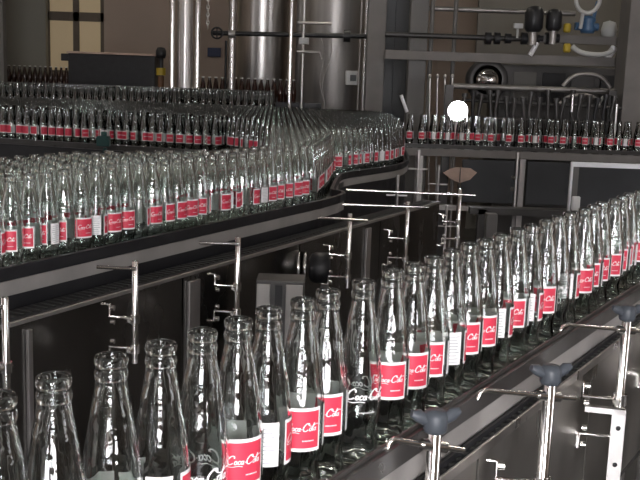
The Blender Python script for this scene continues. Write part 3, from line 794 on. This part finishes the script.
# hanging chain
c = at_y(208, 0, 8.8); m = MB(); zc = ZT; k = 0
while zc > at_y(208, 28, 8.8)[2]:
    m.tube([(c[0] + (.012 if k % 2 else 0) * math.cos(t), 8.8 + (0 if k % 2 else .012) * math.cos(t), zc + .022 * math.sin(t)) for t in np.linspace(0, 2 * PI, 9)], .005, 6); zc -= .034; k += 1
tag(rebase(m.build('hanging_chain', 'steel'), (c[0], 8.8, ZT)), 'steel chain hanging beside the twin-pipe column', 'chain')
# partition panel with blue sign
a = at_y(202, 0, 11.2); b = at_y(226, 60, 11.2)
c0 = at_y(208, 48, 11.15); c1 = at_y(220, 57, 11.15)
sg = empty('wall_sign', ((c0[0] + c1[0]) / 2, 12.38, c0[2]), 'small dark blue rectangular sign on the beige wall', 'sign')
c0 = at_y(207.5, 47.5, 12.36); c1 = at_y(220.5, 57, 12.36); sg.location = ((c0[0] + c1[0]) / 2, 12.38, c1[2])
MB().box((c0[0], 12.36, c1[2]), (c1[0], 12.39, c0[2])).build('sign_board', 'bluesign', sg, bevel=.003)
# gauge box on the big tank
c = at_y(353, 78, 9.55)
gb = empty('gauge_box', (c[0], 9.6, c[2] - .08), 'light grey gauge box with dark square display on the wide tank', 'gauge')
m = MB(); m.box((c[0] - .075, 9.5, c[2] - .07), (c[0] + .075, 9.70, c[2] + .07)); m.build('case', 'lightgrey', gb, bevel=.006)
m = MB(); m.box((c[0] - .03, 9.494, c[2] - .03), (c[0] + .03, 9.50, c[2] + .03)); m.build('display', 'black', gb)
vpipe('thin_tube', 360, 9.3, .012, 0, ZT, 'steel_dull', 'thin grey tube running down past the gauge box', 'tube')
vpipe('thin_tube', 365, 9.4, .020, 0, ZT, 'steel', 'bright tube against the square taupe column', 'tube')
# thin drooping cables
for i, (xs, dx) in enumerate(((320, 4), (330, -6))):
    a = at_y(xs, 36, 8.9); b = at_y(xs + dx, 100, 8.9)
    P = [(a[0] + (b[0] - a[0]) * t + .03 * math.sin(t * PI * 2), 8.9 + .06 * i, a[2] + (b[2] - a[2]) * t) for t in np.linspace(0, 1, 12)] + [(b[0], 8.9 + .06 * i, 0.0)]
    tag(rebase(MB().tube(P, .006, 6).build('cable', 'steel_dull'), a), ['thin grey cable drooping left before the wide tank', 'thin grey cable curving right before the wide tank'][i], 'cable')
def column(x0, x1, Y, d, m_, label, name='square_column'):
    a = at_y(x0, 50, Y)[0]; b = at_y(x1, 50, Y)[0]
    e = empty(name, ((a + b) / 2, Y + d / 2, 0), label, 'column')
    MB().box((a, Y, 0), (b, Y + d, ZT)).build('post', m_, e, bevel=.006)
    MB().box((a - .04, Y - .04, 0), (b + .04, Y + d + .04, .02)).build('foot_plate', 'dark_steel', e)
column(367, 385, 8.1, .16, 'beam', 'square taupe column right of the wide tank')
column(409, 427, 7.9, .16, 'greypaint', 'grey column at the left end of the machine frame')
column(627, 662, 7.35, .26, 'beam', 'broad taupe column at the right edge above the far conveyor')
a = at_y(385, 60, 9.3)[0]; b = at_y(410, 60, 9.3)[0]
m = MB(); m.box((a - .1, 9.3, .1), (b + .1, 9.5, 3.2)); m.box((a + .08, 9.285, .3), (b - .02, 9.3, 2.6)); m.box((a - .1, 9.35, 0), (b + .1, 9.5, .1))
tag(rebase(m.build('control_cabinet', 'darkpaint', bevel=.004), ((a + b) / 2, 9.4, 0)), 'tall dark cabinet between the taupe and grey columns', 'cabinet')
# machine frame at right: beams and pipes
mf = empty('machine_frame', (1.6, 7.7, 0), 'horizontal beams and pipes of the machine frame above the far conveyor', 'frame')
def hbar(x0, y0, x1, y1, Y, r, m_, name, square=False):
    a = at_y(x0, y0, Y); b = at_y(x1, y1, Y)
    if square:
        m = MB(); z = (a[2] + b[2]) / 2; m.box((a[0], Y, z - r), (b[0], Y + .05, z + r)); return m.build(name, m_, mf, bevel=.003)
    z = (a[2] + b[2]) / 2; return MB().tube([(a[0], Y, z), (b[0], Y, z)], r, 14).build(name, m_, mf)
hbar(428, 9, 575, 13, 8.0, .020, 'steel_dull', 'top_pipe')
hbar(385, 36, 628, 41, 7.75, .021, 'dark_steel', 'middle_pipe')
hbar(385, 54.5, 628, 62.5, 7.7, .036, 'beam', 'main_beam', True)
hbar(452, 86, 628, 92, 7.7, .024, 'steel_dull', 'lower_pipe')
hbar(540, 38, 628, 42, 7.72, .032, 'beam', 'middle_beam', True)
for x in (430, 453): 
    X = at_y(x, 60, 7.82)[0]; MB().tube([(X, 7.82, 0), (X, 7.82, 2.2)], .018, 12).build('upright', 'greypaint', mf)
for x in (488, 497, 508, 524, 540, 548, 556):
    c = at_y(x, 38.5, 7.74); r_ = .03 + .018 * ((x * 7) % 3) / 2
    MB().tube([(c[0] - .022, 7.74, c[2]), (c[0] + .022, 7.74, c[2])], r_, 14).build('pipe_collar', 'black', mf)
a = at_y(477, 30, 9.6); b = at_y(650, 30, 9.6)
m = MB(); m.box((a[0], 9.6, 0), (b[0], 9.64, 3.6)); m.box((a[0], 9.57, 0), (a[0] + .05, 9.6, 3.6))
tag(rebase(m.build('enclosure_panel', 'enclosure'), ((a[0] + b[0]) / 2, 9.62, 0)), 'olive grey enclosure panel behind the motors and valves', 'panel')
a = at_y(500, 64, 8.35); b = at_y(640, 64, 8.35)
mc = empty('filling_machine', ((a[0] + b[0]) / 2, 8.6, 0), 'dark filling machine body behind the pipe manifold', 'machine')
MB().box((a[0], 8.35, .1), (b[0], 8.9, a[2])).build('body', 'dark_steel', mc, bevel=.01)
for k in range(4):
    x_ = a[0] + .12 + k * (b[0] - a[0] - .2) / 4; MB().box((x_, 8.325, a[2] - .30 - .05 * (k % 2)), (x_ + .20, 8.35, a[2] - .06)).build('access_door', ['greypaint', 'black', 'dark_steel', 'black'][k], mc, bevel=.006)
MB().box((a[0] + .1, 8.4, 0), (b[0] - .1, 8.85, .1)).build('plinth', 'black', mc)
# motors
def motor(x, y, Y, r, h, label):
    c = at_y(x, y, Y); e = empty('pump_motor', (c[0], Y, c[2] - h / 2), label, 'motor', 'dark pump motors on the machine frame')
    m = MB(); m.lathe([(0, -h / 2), (r * .7, -h / 2), (r, -h * .35), (r, h * .25), (r * .8, h * .42), (r * .3, h / 2), (0, h / 2)], c=c, n=20)
    m.build('housing', 'black', e)
    m = MB(); m.tube([(c[0], Y, c[2] - h / 2), (c[0], Y, c[2] - h / 2 - .1)], r * .45, 12); m.build('shaft', 'steel_dull', e)
motor(534, 19, 7.62, .072, .20, 'larger dark pump motor on the left of the pair above the pipes')
motor(554, 20, 7.62, .062, .17, 'smaller dark pump motor on the right of the pair above the pipes')
c = at_y(518, 26, 7.7); m = MB(); m.box((-.035, -.03, -.02), (.035, .03, .02), 0, c); m.tube([(c[0], c[1], c[2] - .02), (c[0], c[1], at_y(518, 38, 7.7)[2])], .01, 8)
tag(rebase(m.build('terminal_box', 'lightgrey', bevel=.004), c), 'small pale terminal box left of the dark motors', 'box')
c = at_y(533, 49, 7.66); m = MB(); m.tube([(c[0] - .02, 7.66, c[2] - .05), (c[0] + .03, 7.66, c[2] + .05)], .020, 12)
tag(rebase(m.build('pipe_elbow', 'bright'), c), 'bright short pipe elbow under the dark motors', 'pipe')
c = at_y(588, -1, 7.52); m = MB(); m.tube([(c[0] - .03, 7.52, c[2] - .10), (c[0] - .03, 7.56, c[2] - .22)], .014, 10); m.tube([(c[0] + .092 * math.cos(t), 7.52, c[2] + .105 * math.sin(t)) for t in np.linspace(0, 2 * PI, 33)], .016, 10, cap=False)
tag(rebase(m.build('hose_ring', 'lightgrey'), c), 'pale grey hose bent into a ring above the blue valve', 'hose')
c = at_y(588, 24, 7.62); bv = empty('blue_valve', (c[0], 7.62, c[2] - .08), 'blue enamelled valve beneath the grey hose ring', 'valve')
m = MB(); m.lathe([(0, -.07), (.05, -.07), (.06, -.04), (.045, .0), (.06, .03), (.05, .06), (0, .065)], c=c, n=20); m.tube([(c[0] - .10, 7.62, c[2] - .02), (c[0] + .08, 7.62, c[2] - .02)], .03, 14); m.build('valve_body', 'blue', bv)
m = MB(); m.tube([(c[0] + .03, 7.58, c[2] + .05), (c[0] + .05, 7.58, c[2] + .17)], .014, 10); m.build('handle', 'blue', bv)
for i, y in enumerate((28, 48)):
    c = at_y(567, y, 7.66); m = MB(); m.lathe([(0, -.035), (.022, -.035), (.03, -.02), (.03, .02), (.022, .035), (0, .035)], c=c, n=16)
    tag(rebase(m.build('yellow_fitting', 'yellow'), c), ['yellow cylindrical fitting above the taupe beam and middle pipe', 'yellow cylindrical fitting just below the middle pipe'][i], 'fitting')
# dome-shaped wheel housing with bright face
c = at_y(487, 80, 8.0); dh = empty('round_housing', (c[0], 8.0, c[2] - .2), 'dark round housing with bright steel face behind the beams', 'housing')
MB().lathe([(.12, -.04), (.165, -.05), (.175, 0), (.165, .12), (.1, .15), (0, .15)], c=c, n=40, axis='y').build('rim', 'dark_steel', dh)
MB().lathe([(0, -.07), (.06, -.06), (.12, -.02), (.12, .0)], c=c, n=40, axis='y').build('face', 'chrome', dh)
# arched hoses
def arch(x0, y0, x1, y1, h, Y, r, m_, label, lv=None):
    a = np.array(at_y(x0, y0, Y)); b = np.array(at_y(x1, y1, Y))
    P = [a + (b - a) * t + np.array((0, 0, h * (1 - abs(2 * t - 1) ** 3))) for t in np.linspace(0, 1, 17)]
    tag(rebase(MB().tube(P, r, 12).build('arched_hose', m_), tuple(a)), label, 'hose')
arch(563, 86, 610, 88, .10, 7.6, .016, 'steel_dull', 'grey arched hose on the lower pipe of the frame')
arch(572, 46, 613, 50, -.05, 7.64, .02, 'lightgrey', 'sagging pale duct hose below the blue valve')
arch(560, 104, 600, 104, .07, 7.5, .015, 'steel_dull', 'low arched hose above the far bottles')
arch(598, 106, 621, 108, .09, 7.5, .013, 'lightgrey', 'small pale arched hose beside the broad column')
c = at_y(609, 30, 7.9); m = MB(); m.lathe([(0, -.07), (.055, -.05), (.065, 0), (.05, .06), (0, .075)], c=c, n=20)
tag(rebase(m.build('pressure_vessel', 'lightgrey'), c), 'pale rounded vessel right of the blue valve', 'vessel')
vpipe('steel_pipe', 623.5, 8.0, .014, 0, ZT, 'bright', 'slim white upright pipe close to the broad right column')
c = at_y(612, 52, 7.8); m = MB(); m.tube([(c[0] - .04, 7.8, c[2] - .05), (c[0] + .02, 7.8, c[2] + .04)], .03, 14)
tag(rebase(m.build('pipe_elbow', 'bright'), c), 'bright pipe elbow beside the slim white pipe', 'pipe')
# manifold behind the far bottles
mn = empty('pipe_manifold', (1.5, 7.35, 0), 'dark pipe manifold with many short branches behind the far bottles', 'manifold')
random.seed(9)
for y in (101, 118):
    a = at_y(462, y - 1, 7.35); b = at_y(622, y + 5, 7.35); MB().tube([(a[0], 7.35, a[2]), (b[0], 7.35, a[2] - .02)], .014, 10).build('header_pipe', 'dark_steel', mn)
for i in range(19):
    x = 465 + i * 8.3; c = at_y(x, 97 + random.uniform(-6, 4), 7.33); d = at_y(x + random.uniform(-2, 2), 135, 7.33)
    m = MB(); m.tube([d, (c[0] + random.uniform(-.02, .02), 7.33, (c[2] + d[2]) / 2), c], [.010, .012, .016], 10); m.tube([(c[0], 7.33, c[2] - .01), (c[0], 7.33, c[2] + .018)], .024, 12)
    m.build('branch_pipe', random.choice(['dark_steel', 'dark_steel', 'black', 'dark_steel']), mn)
for x, y0, y1, r_ in ((573, 94, 112, .010), (617, 104, 140, .010), (467, 120, 140, .008)):
    c = at_y(x, y0, 7.25); d = at_y(x, y1, 7.25); MB().tube([(c[0], 7.25, c[2]), (c[0], 7.25, d[2])], r_, 10).build('drain_pipe', 'steel', mn)
for x in (.95, 2.2): MB().box((x - .03, 7.36, 0), (x + .03, 7.42, 1.45)).build('stand', 'dark_steel', mn)
# four filler tubes
for i in range(4):
    c = at_y(430 + i * 7.5, 77, 7.55); d = at_y(435 + i * 7.5, 132, 7.55); d = (d[0], 7.55, 0)
    m = MB(); m.tube([d, c], [.006, .008], 8); m.lathe([(0, -.01), (.012, -.01), (.014, .01), (.008, .022), (0, .024)], c=c, n=12)
    tag(rebase(m.build('filler_tube', 'steel'), d), 'slanting filler tube with pale tip left of the round housing', 'tube', 'four filler tubes beside the grey column')
c = at_y(401, 95, 7.6); d = at_y(407, 112, 7.6); m = MB(); m.tube([c, d], .014, 10); tag(rebase(m.build('spray_nozzle', 'bright'), d), 'short bright slanted nozzle where the bottle crowd ends', 'nozzle')
# reflected flash, built as a glowing disc in a round housing
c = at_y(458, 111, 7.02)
wl = empty('flash_glint', (c[0], 7.04, 0), 'small round glowing disc for the flash reflected above the far conveyor', 'glint')
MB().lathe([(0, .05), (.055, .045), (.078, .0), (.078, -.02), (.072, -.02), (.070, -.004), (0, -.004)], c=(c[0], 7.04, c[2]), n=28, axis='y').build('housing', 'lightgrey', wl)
MB().lathe([(.070, -.012), (.050, -.022), (0, -.026)], c=(c[0], 7.04, c[2]), n=28, axis='y').build('lens', 'glint', wl)
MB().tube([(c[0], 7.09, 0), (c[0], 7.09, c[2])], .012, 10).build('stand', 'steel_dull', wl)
# black cabinet at the left with pale lid
a = at_y(68, 56, 9.4); b = at_y(155, 56, 9.4); zt = at_y(110, 52.5, 9.4)[2]
bc = empty('equipment_cabinet', ((a[0] + b[0]) / 2, 9.6, 0), 'wide black cabinet with pale lid before the beige wall', 'cabinet')
MB().box((a[0], 9.4, .05), (b[0], 9.9, zt - .02)).build('body', 'black', bc, bevel=.006)
MB().box((a[0] - .01, 9.38, zt - .02), (b[0] + .01, 9.92, zt)).build('lid', 'tan', bc, bevel=.003)
m = MB(); c = at_y(64, 57, 9.4); m.box((c[0] - .045, 9.45, c[2] - .035), (a[0], 9.53, c[2] + .035)); m.build('side_handle', 'black', bc, bevel=.006)
m = MB(); m.box((a[0] + .05, 9.45, 0), (b[0] - .05, 9.85, .05)); m.build('plinth', 'black', bc)
X = at_y(161, 60, 9.2)
pp = empty('pillar_gauge', (X[0], 9.2, 0), 'brown pillar gauge with yellow collar beside the twin-pipe column', 'gauge')
zz = at_y(161, 76, 9.2)[2]; MB().tube([(X[0], 9.2, 0), (X[0], 9.2, zz)], .03, 12).build('stand', 'brown', pp)
c = at_y(161, 70, 9.2); MB().tube([(c[0], 9.2, c[2] - .05), (c[0], 9.2, c[2] + .02)], .045, 16).build('collar', 'yellow', pp)
c = at_y(161, 53, 9.2); m = MB(); m.lathe([(0, -.05), (.04, -.05), (.05, -.02), (.05, .02), (.035, .05), (0, .055)], c=c, n=18); m.tube([(c[0], 9.2, c[2] - .2), (c[0], 9.2, c[2])], .02, 10); m.build('gauge_head', 'black', pp)

# ------------------------------------------------------------------ room shell
YB = 12.4
structure(MB().box((-7, -3.7, -.1), (7, YB + .2, 0)).build('floor', 'floor'))
structure(MB().box((-7, -3.7, 4.5), (7, YB + .2, 4.6)).build('ceiling', 'ceiling'))
w0 = at_y(46, 30, YB); w1 = at_y(104, 30, YB); zb = at_y(75, 73, YB)[2]
wx0, wx1 = w0[0], w1[0]; wz0, wz1 = zb, 3.0
m = MB(); m.box((-7, YB, 0), (wx0, YB + .2, 4.5)); m.box((wx1, YB, 0), (7, YB + .2, 4.5)); m.box((wx0, YB, 0), (wx1, YB + .2, wz0)); m.box((wx0, YB, wz1), (wx1, YB + .2, 4.5))
m.build('wall_back', 'wall')['kind'] = 'structure'
structure(MB().box((-7.2, -3.7, 0), (-7, YB + .2, 4.5)).build('wall_left', 'wall'))
structure(MB().box((7, -3.7, 0), (7.2, YB + .2, 4.5)).build('wall_right', 'wall'))
structure(MB().box((-7, -3.7, 0), (7, -3.5, 4.5)).build('wall_front', 'wall'))
a = at_y(46, 30, YB - .1); structure(MB().box((-7, YB - .1, 0), (a[0], YB, 4.5)).build('trim_1', 'wallgreen'))
a = at_y(6.5, 40, 10.0); p_ = MB().box((a[0] - .6, 9.9, 0), (a[0], 10.0, 4.5)).build('trim_2', 'greypaint'); structure(p_)
win = empty('window_1', ((wx0 + wx1) / 2, YB, wz0), 'dark framed window with warm lit panes in the back wall', 'window'); win['kind'] = 'structure'
m = MB(); fw = .045
def fr(x0, x1, z0, z1): m.box((x0, YB + .0, z0), (x1, YB + .08, z1))
xm0, xm1 = at_y(73, 30, YB)[0], at_y(79, 30, YB)[0]; zm0, zm1 = at_y(75, 21, YB)[2], at_y(75, 12, YB)[2]
fr(wx0, wx0 + fw, wz0, wz1); fr(wx1 - fw, wx1, wz0, wz1); fr(xm0, xm1, wz0, wz1); fr(wx0, wx1, zm0, zm1); fr(wx0, wx1, wz0, wz0 + .03); fr(wx0, wx1, wz1 - .04, wz1)
m.build('window_frame', 'frame', win)
for (x0, x1) in ((wx0 + fw, xm0), (xm1, wx1 - fw)):
    for (z0, z1) in ((wz0 + .03, zm0), (zm1, wz1 - .04)):
        MB().box((x0, YB + .03, z0), (x1, YB + .04, z1)).build('pane', 'pane', win)
def fill_panel(name, x0, x1, y0, y1, z0, z1, L, nb, gap=.25):  # unseen glowing panels, added to light the scene and streak the glass
    m = bpy.data.materials.new('fill_pane'); m.use_nodes = True; b = m.node_tree.nodes['Principled BSDF']
    b.inputs['Emission Color'].default_value = (.97, .96, 1, 1); b.inputs['Emission Strength'].default_value = L
    e = empty(name, ((x0 + x1) / 2, (y0 + y1) / 2, z0), 'tall bright panel added out of view to light the bottles', 'window'); e['kind'] = 'structure'
    ax = x1 - x0 < y1 - y0; f = .05; fm = MB()
    fm.box((x0, y0, z0 - f), (x1, y1, z0)); fm.box((x0, y0, z1), (x1, y1, z1 + f))
    if ax: fm.box((x0, y0 - f, z0 - f), (x1, y0, z1 + f)); fm.box((x0, y1, z0 - f), (x1, y1 + f, z1 + f))
    else: fm.box((x0 - f, y0, z0 - f), (x0, y1, z1 + f)); fm.box((x1, y0, z0 - f), (x1 + f, y1, z1 + f))
    fm.build('window_frame', 'frame', e)
    for k in range(nb):
        za = z0 + (z1 - z0) * k / nb; zb_ = z0 + (z1 - z0) * (k + 1) / nb - gap
        MB().box((x0 + .01, y0 + .01, za), (x1 - .01, y1 - .01, zb_)).build('pane', m, e)
fill_panel('fill_panel_2', -.65, 1.05, -3.5, -3.46, .60, 2.6, 36, 3, .30)  # added behind the camera for the highlights on the bottle necks
fill_panel('fill_panel_3', 6.9, 6.94, -.6, 1.6, .9, 3.2, 5.5, 3)
fill_panel('fill_panel_4', -6.94, -6.9, 1.0, 3.0, .9, 3.2, 2, 3)
# unseen ceiling fixtures, added for ambient light over the hall
for i, (x, y) in enumerate([(x, y) for y in (-2.7, -.3, 2.4, 5.4, 8.6) for x in (-3.4, 0, 3.4)]):
    e = empty('ceiling_fill_light', (x, y, 4.40), 'long ceiling fixture added out of view to fill the hall with light', 'fill light', 'added ceiling fixtures')
    MB().box((x - .12, y - .65, 4.40), (x + .12, y + .65, 4.50)).build('housing', 'lightgrey', e)
    MB().box((x - .10, y - .60, 4.385), (x + .10, y + .60, 4.40)).build('tube', 'tube' if y < 4 else 'tube_warm', e)

# ------------------------------------------------------------------ light
def area(name, loc, target, sx, sy, energy, col=(1, 1, 1)):
    l = bpy.data.lights.new(name, 'AREA'); l.shape = 'RECTANGLE'; l.size = sx; l.size_y = sy; l.energy = energy; l.color = col
    o = bpy.data.objects.new(name, l); COL.objects.link(o); o.location = loc
    from mathutils import Vector
    o.rotation_euler = (Vector(target) - Vector(loc)).to_track_quat('-Z', 'Y').to_euler(); return o
area('camera_flash', (.04, -.05, 1.60), (.5, 3.0, 1.1), .09, .05, 10, (1, .97, .98))
w = bpy.data.worlds.new('world'); sc.world = w; w.use_nodes = True
w.node_tree.nodes['Background'].inputs[0].default_value = (.5, .5, .52, 1); w.node_tree.nodes['Background'].inputs[1].default_value = .15

# ------------------------------------------------------------------ camera
from mathutils import Matrix
cam = bpy.data.cameras.new('camera'); co = bpy.data.objects.new('camera', cam); COL.objects.link(co)
cam.sensor_width = 36; cam.lens = F * 36 / 640; cam.clip_start = .05; cam.clip_end = 60
co.matrix_world = Matrix(((RT[0], UP[0], -FWD[0], 0), (RT[1], UP[1], -FWD[1], 0), (RT[2], UP[2], -FWD[2], CZ), (0, 0, 0, 1)))
sc.camera = co
sc.view_settings.view_transform = 'Standard'; sc.view_settings.look = 'None'; sc.view_settings.gamma = 1; sc.view_settings.exposure = .15
sc.view_settings.use_curve_mapping = False
cy = sc.cycles
cy.max_bounces = 24; cy.transmission_bounces = 20; cy.glossy_bounces = 8; cy.diffuse_bounces = 3; cy.transparent_max_bounces = 160
cy.use_denoising = True; cy.sample_clamp_indirect = 20; cy.caustics_refractive = True; cy.caustics_reflective = False
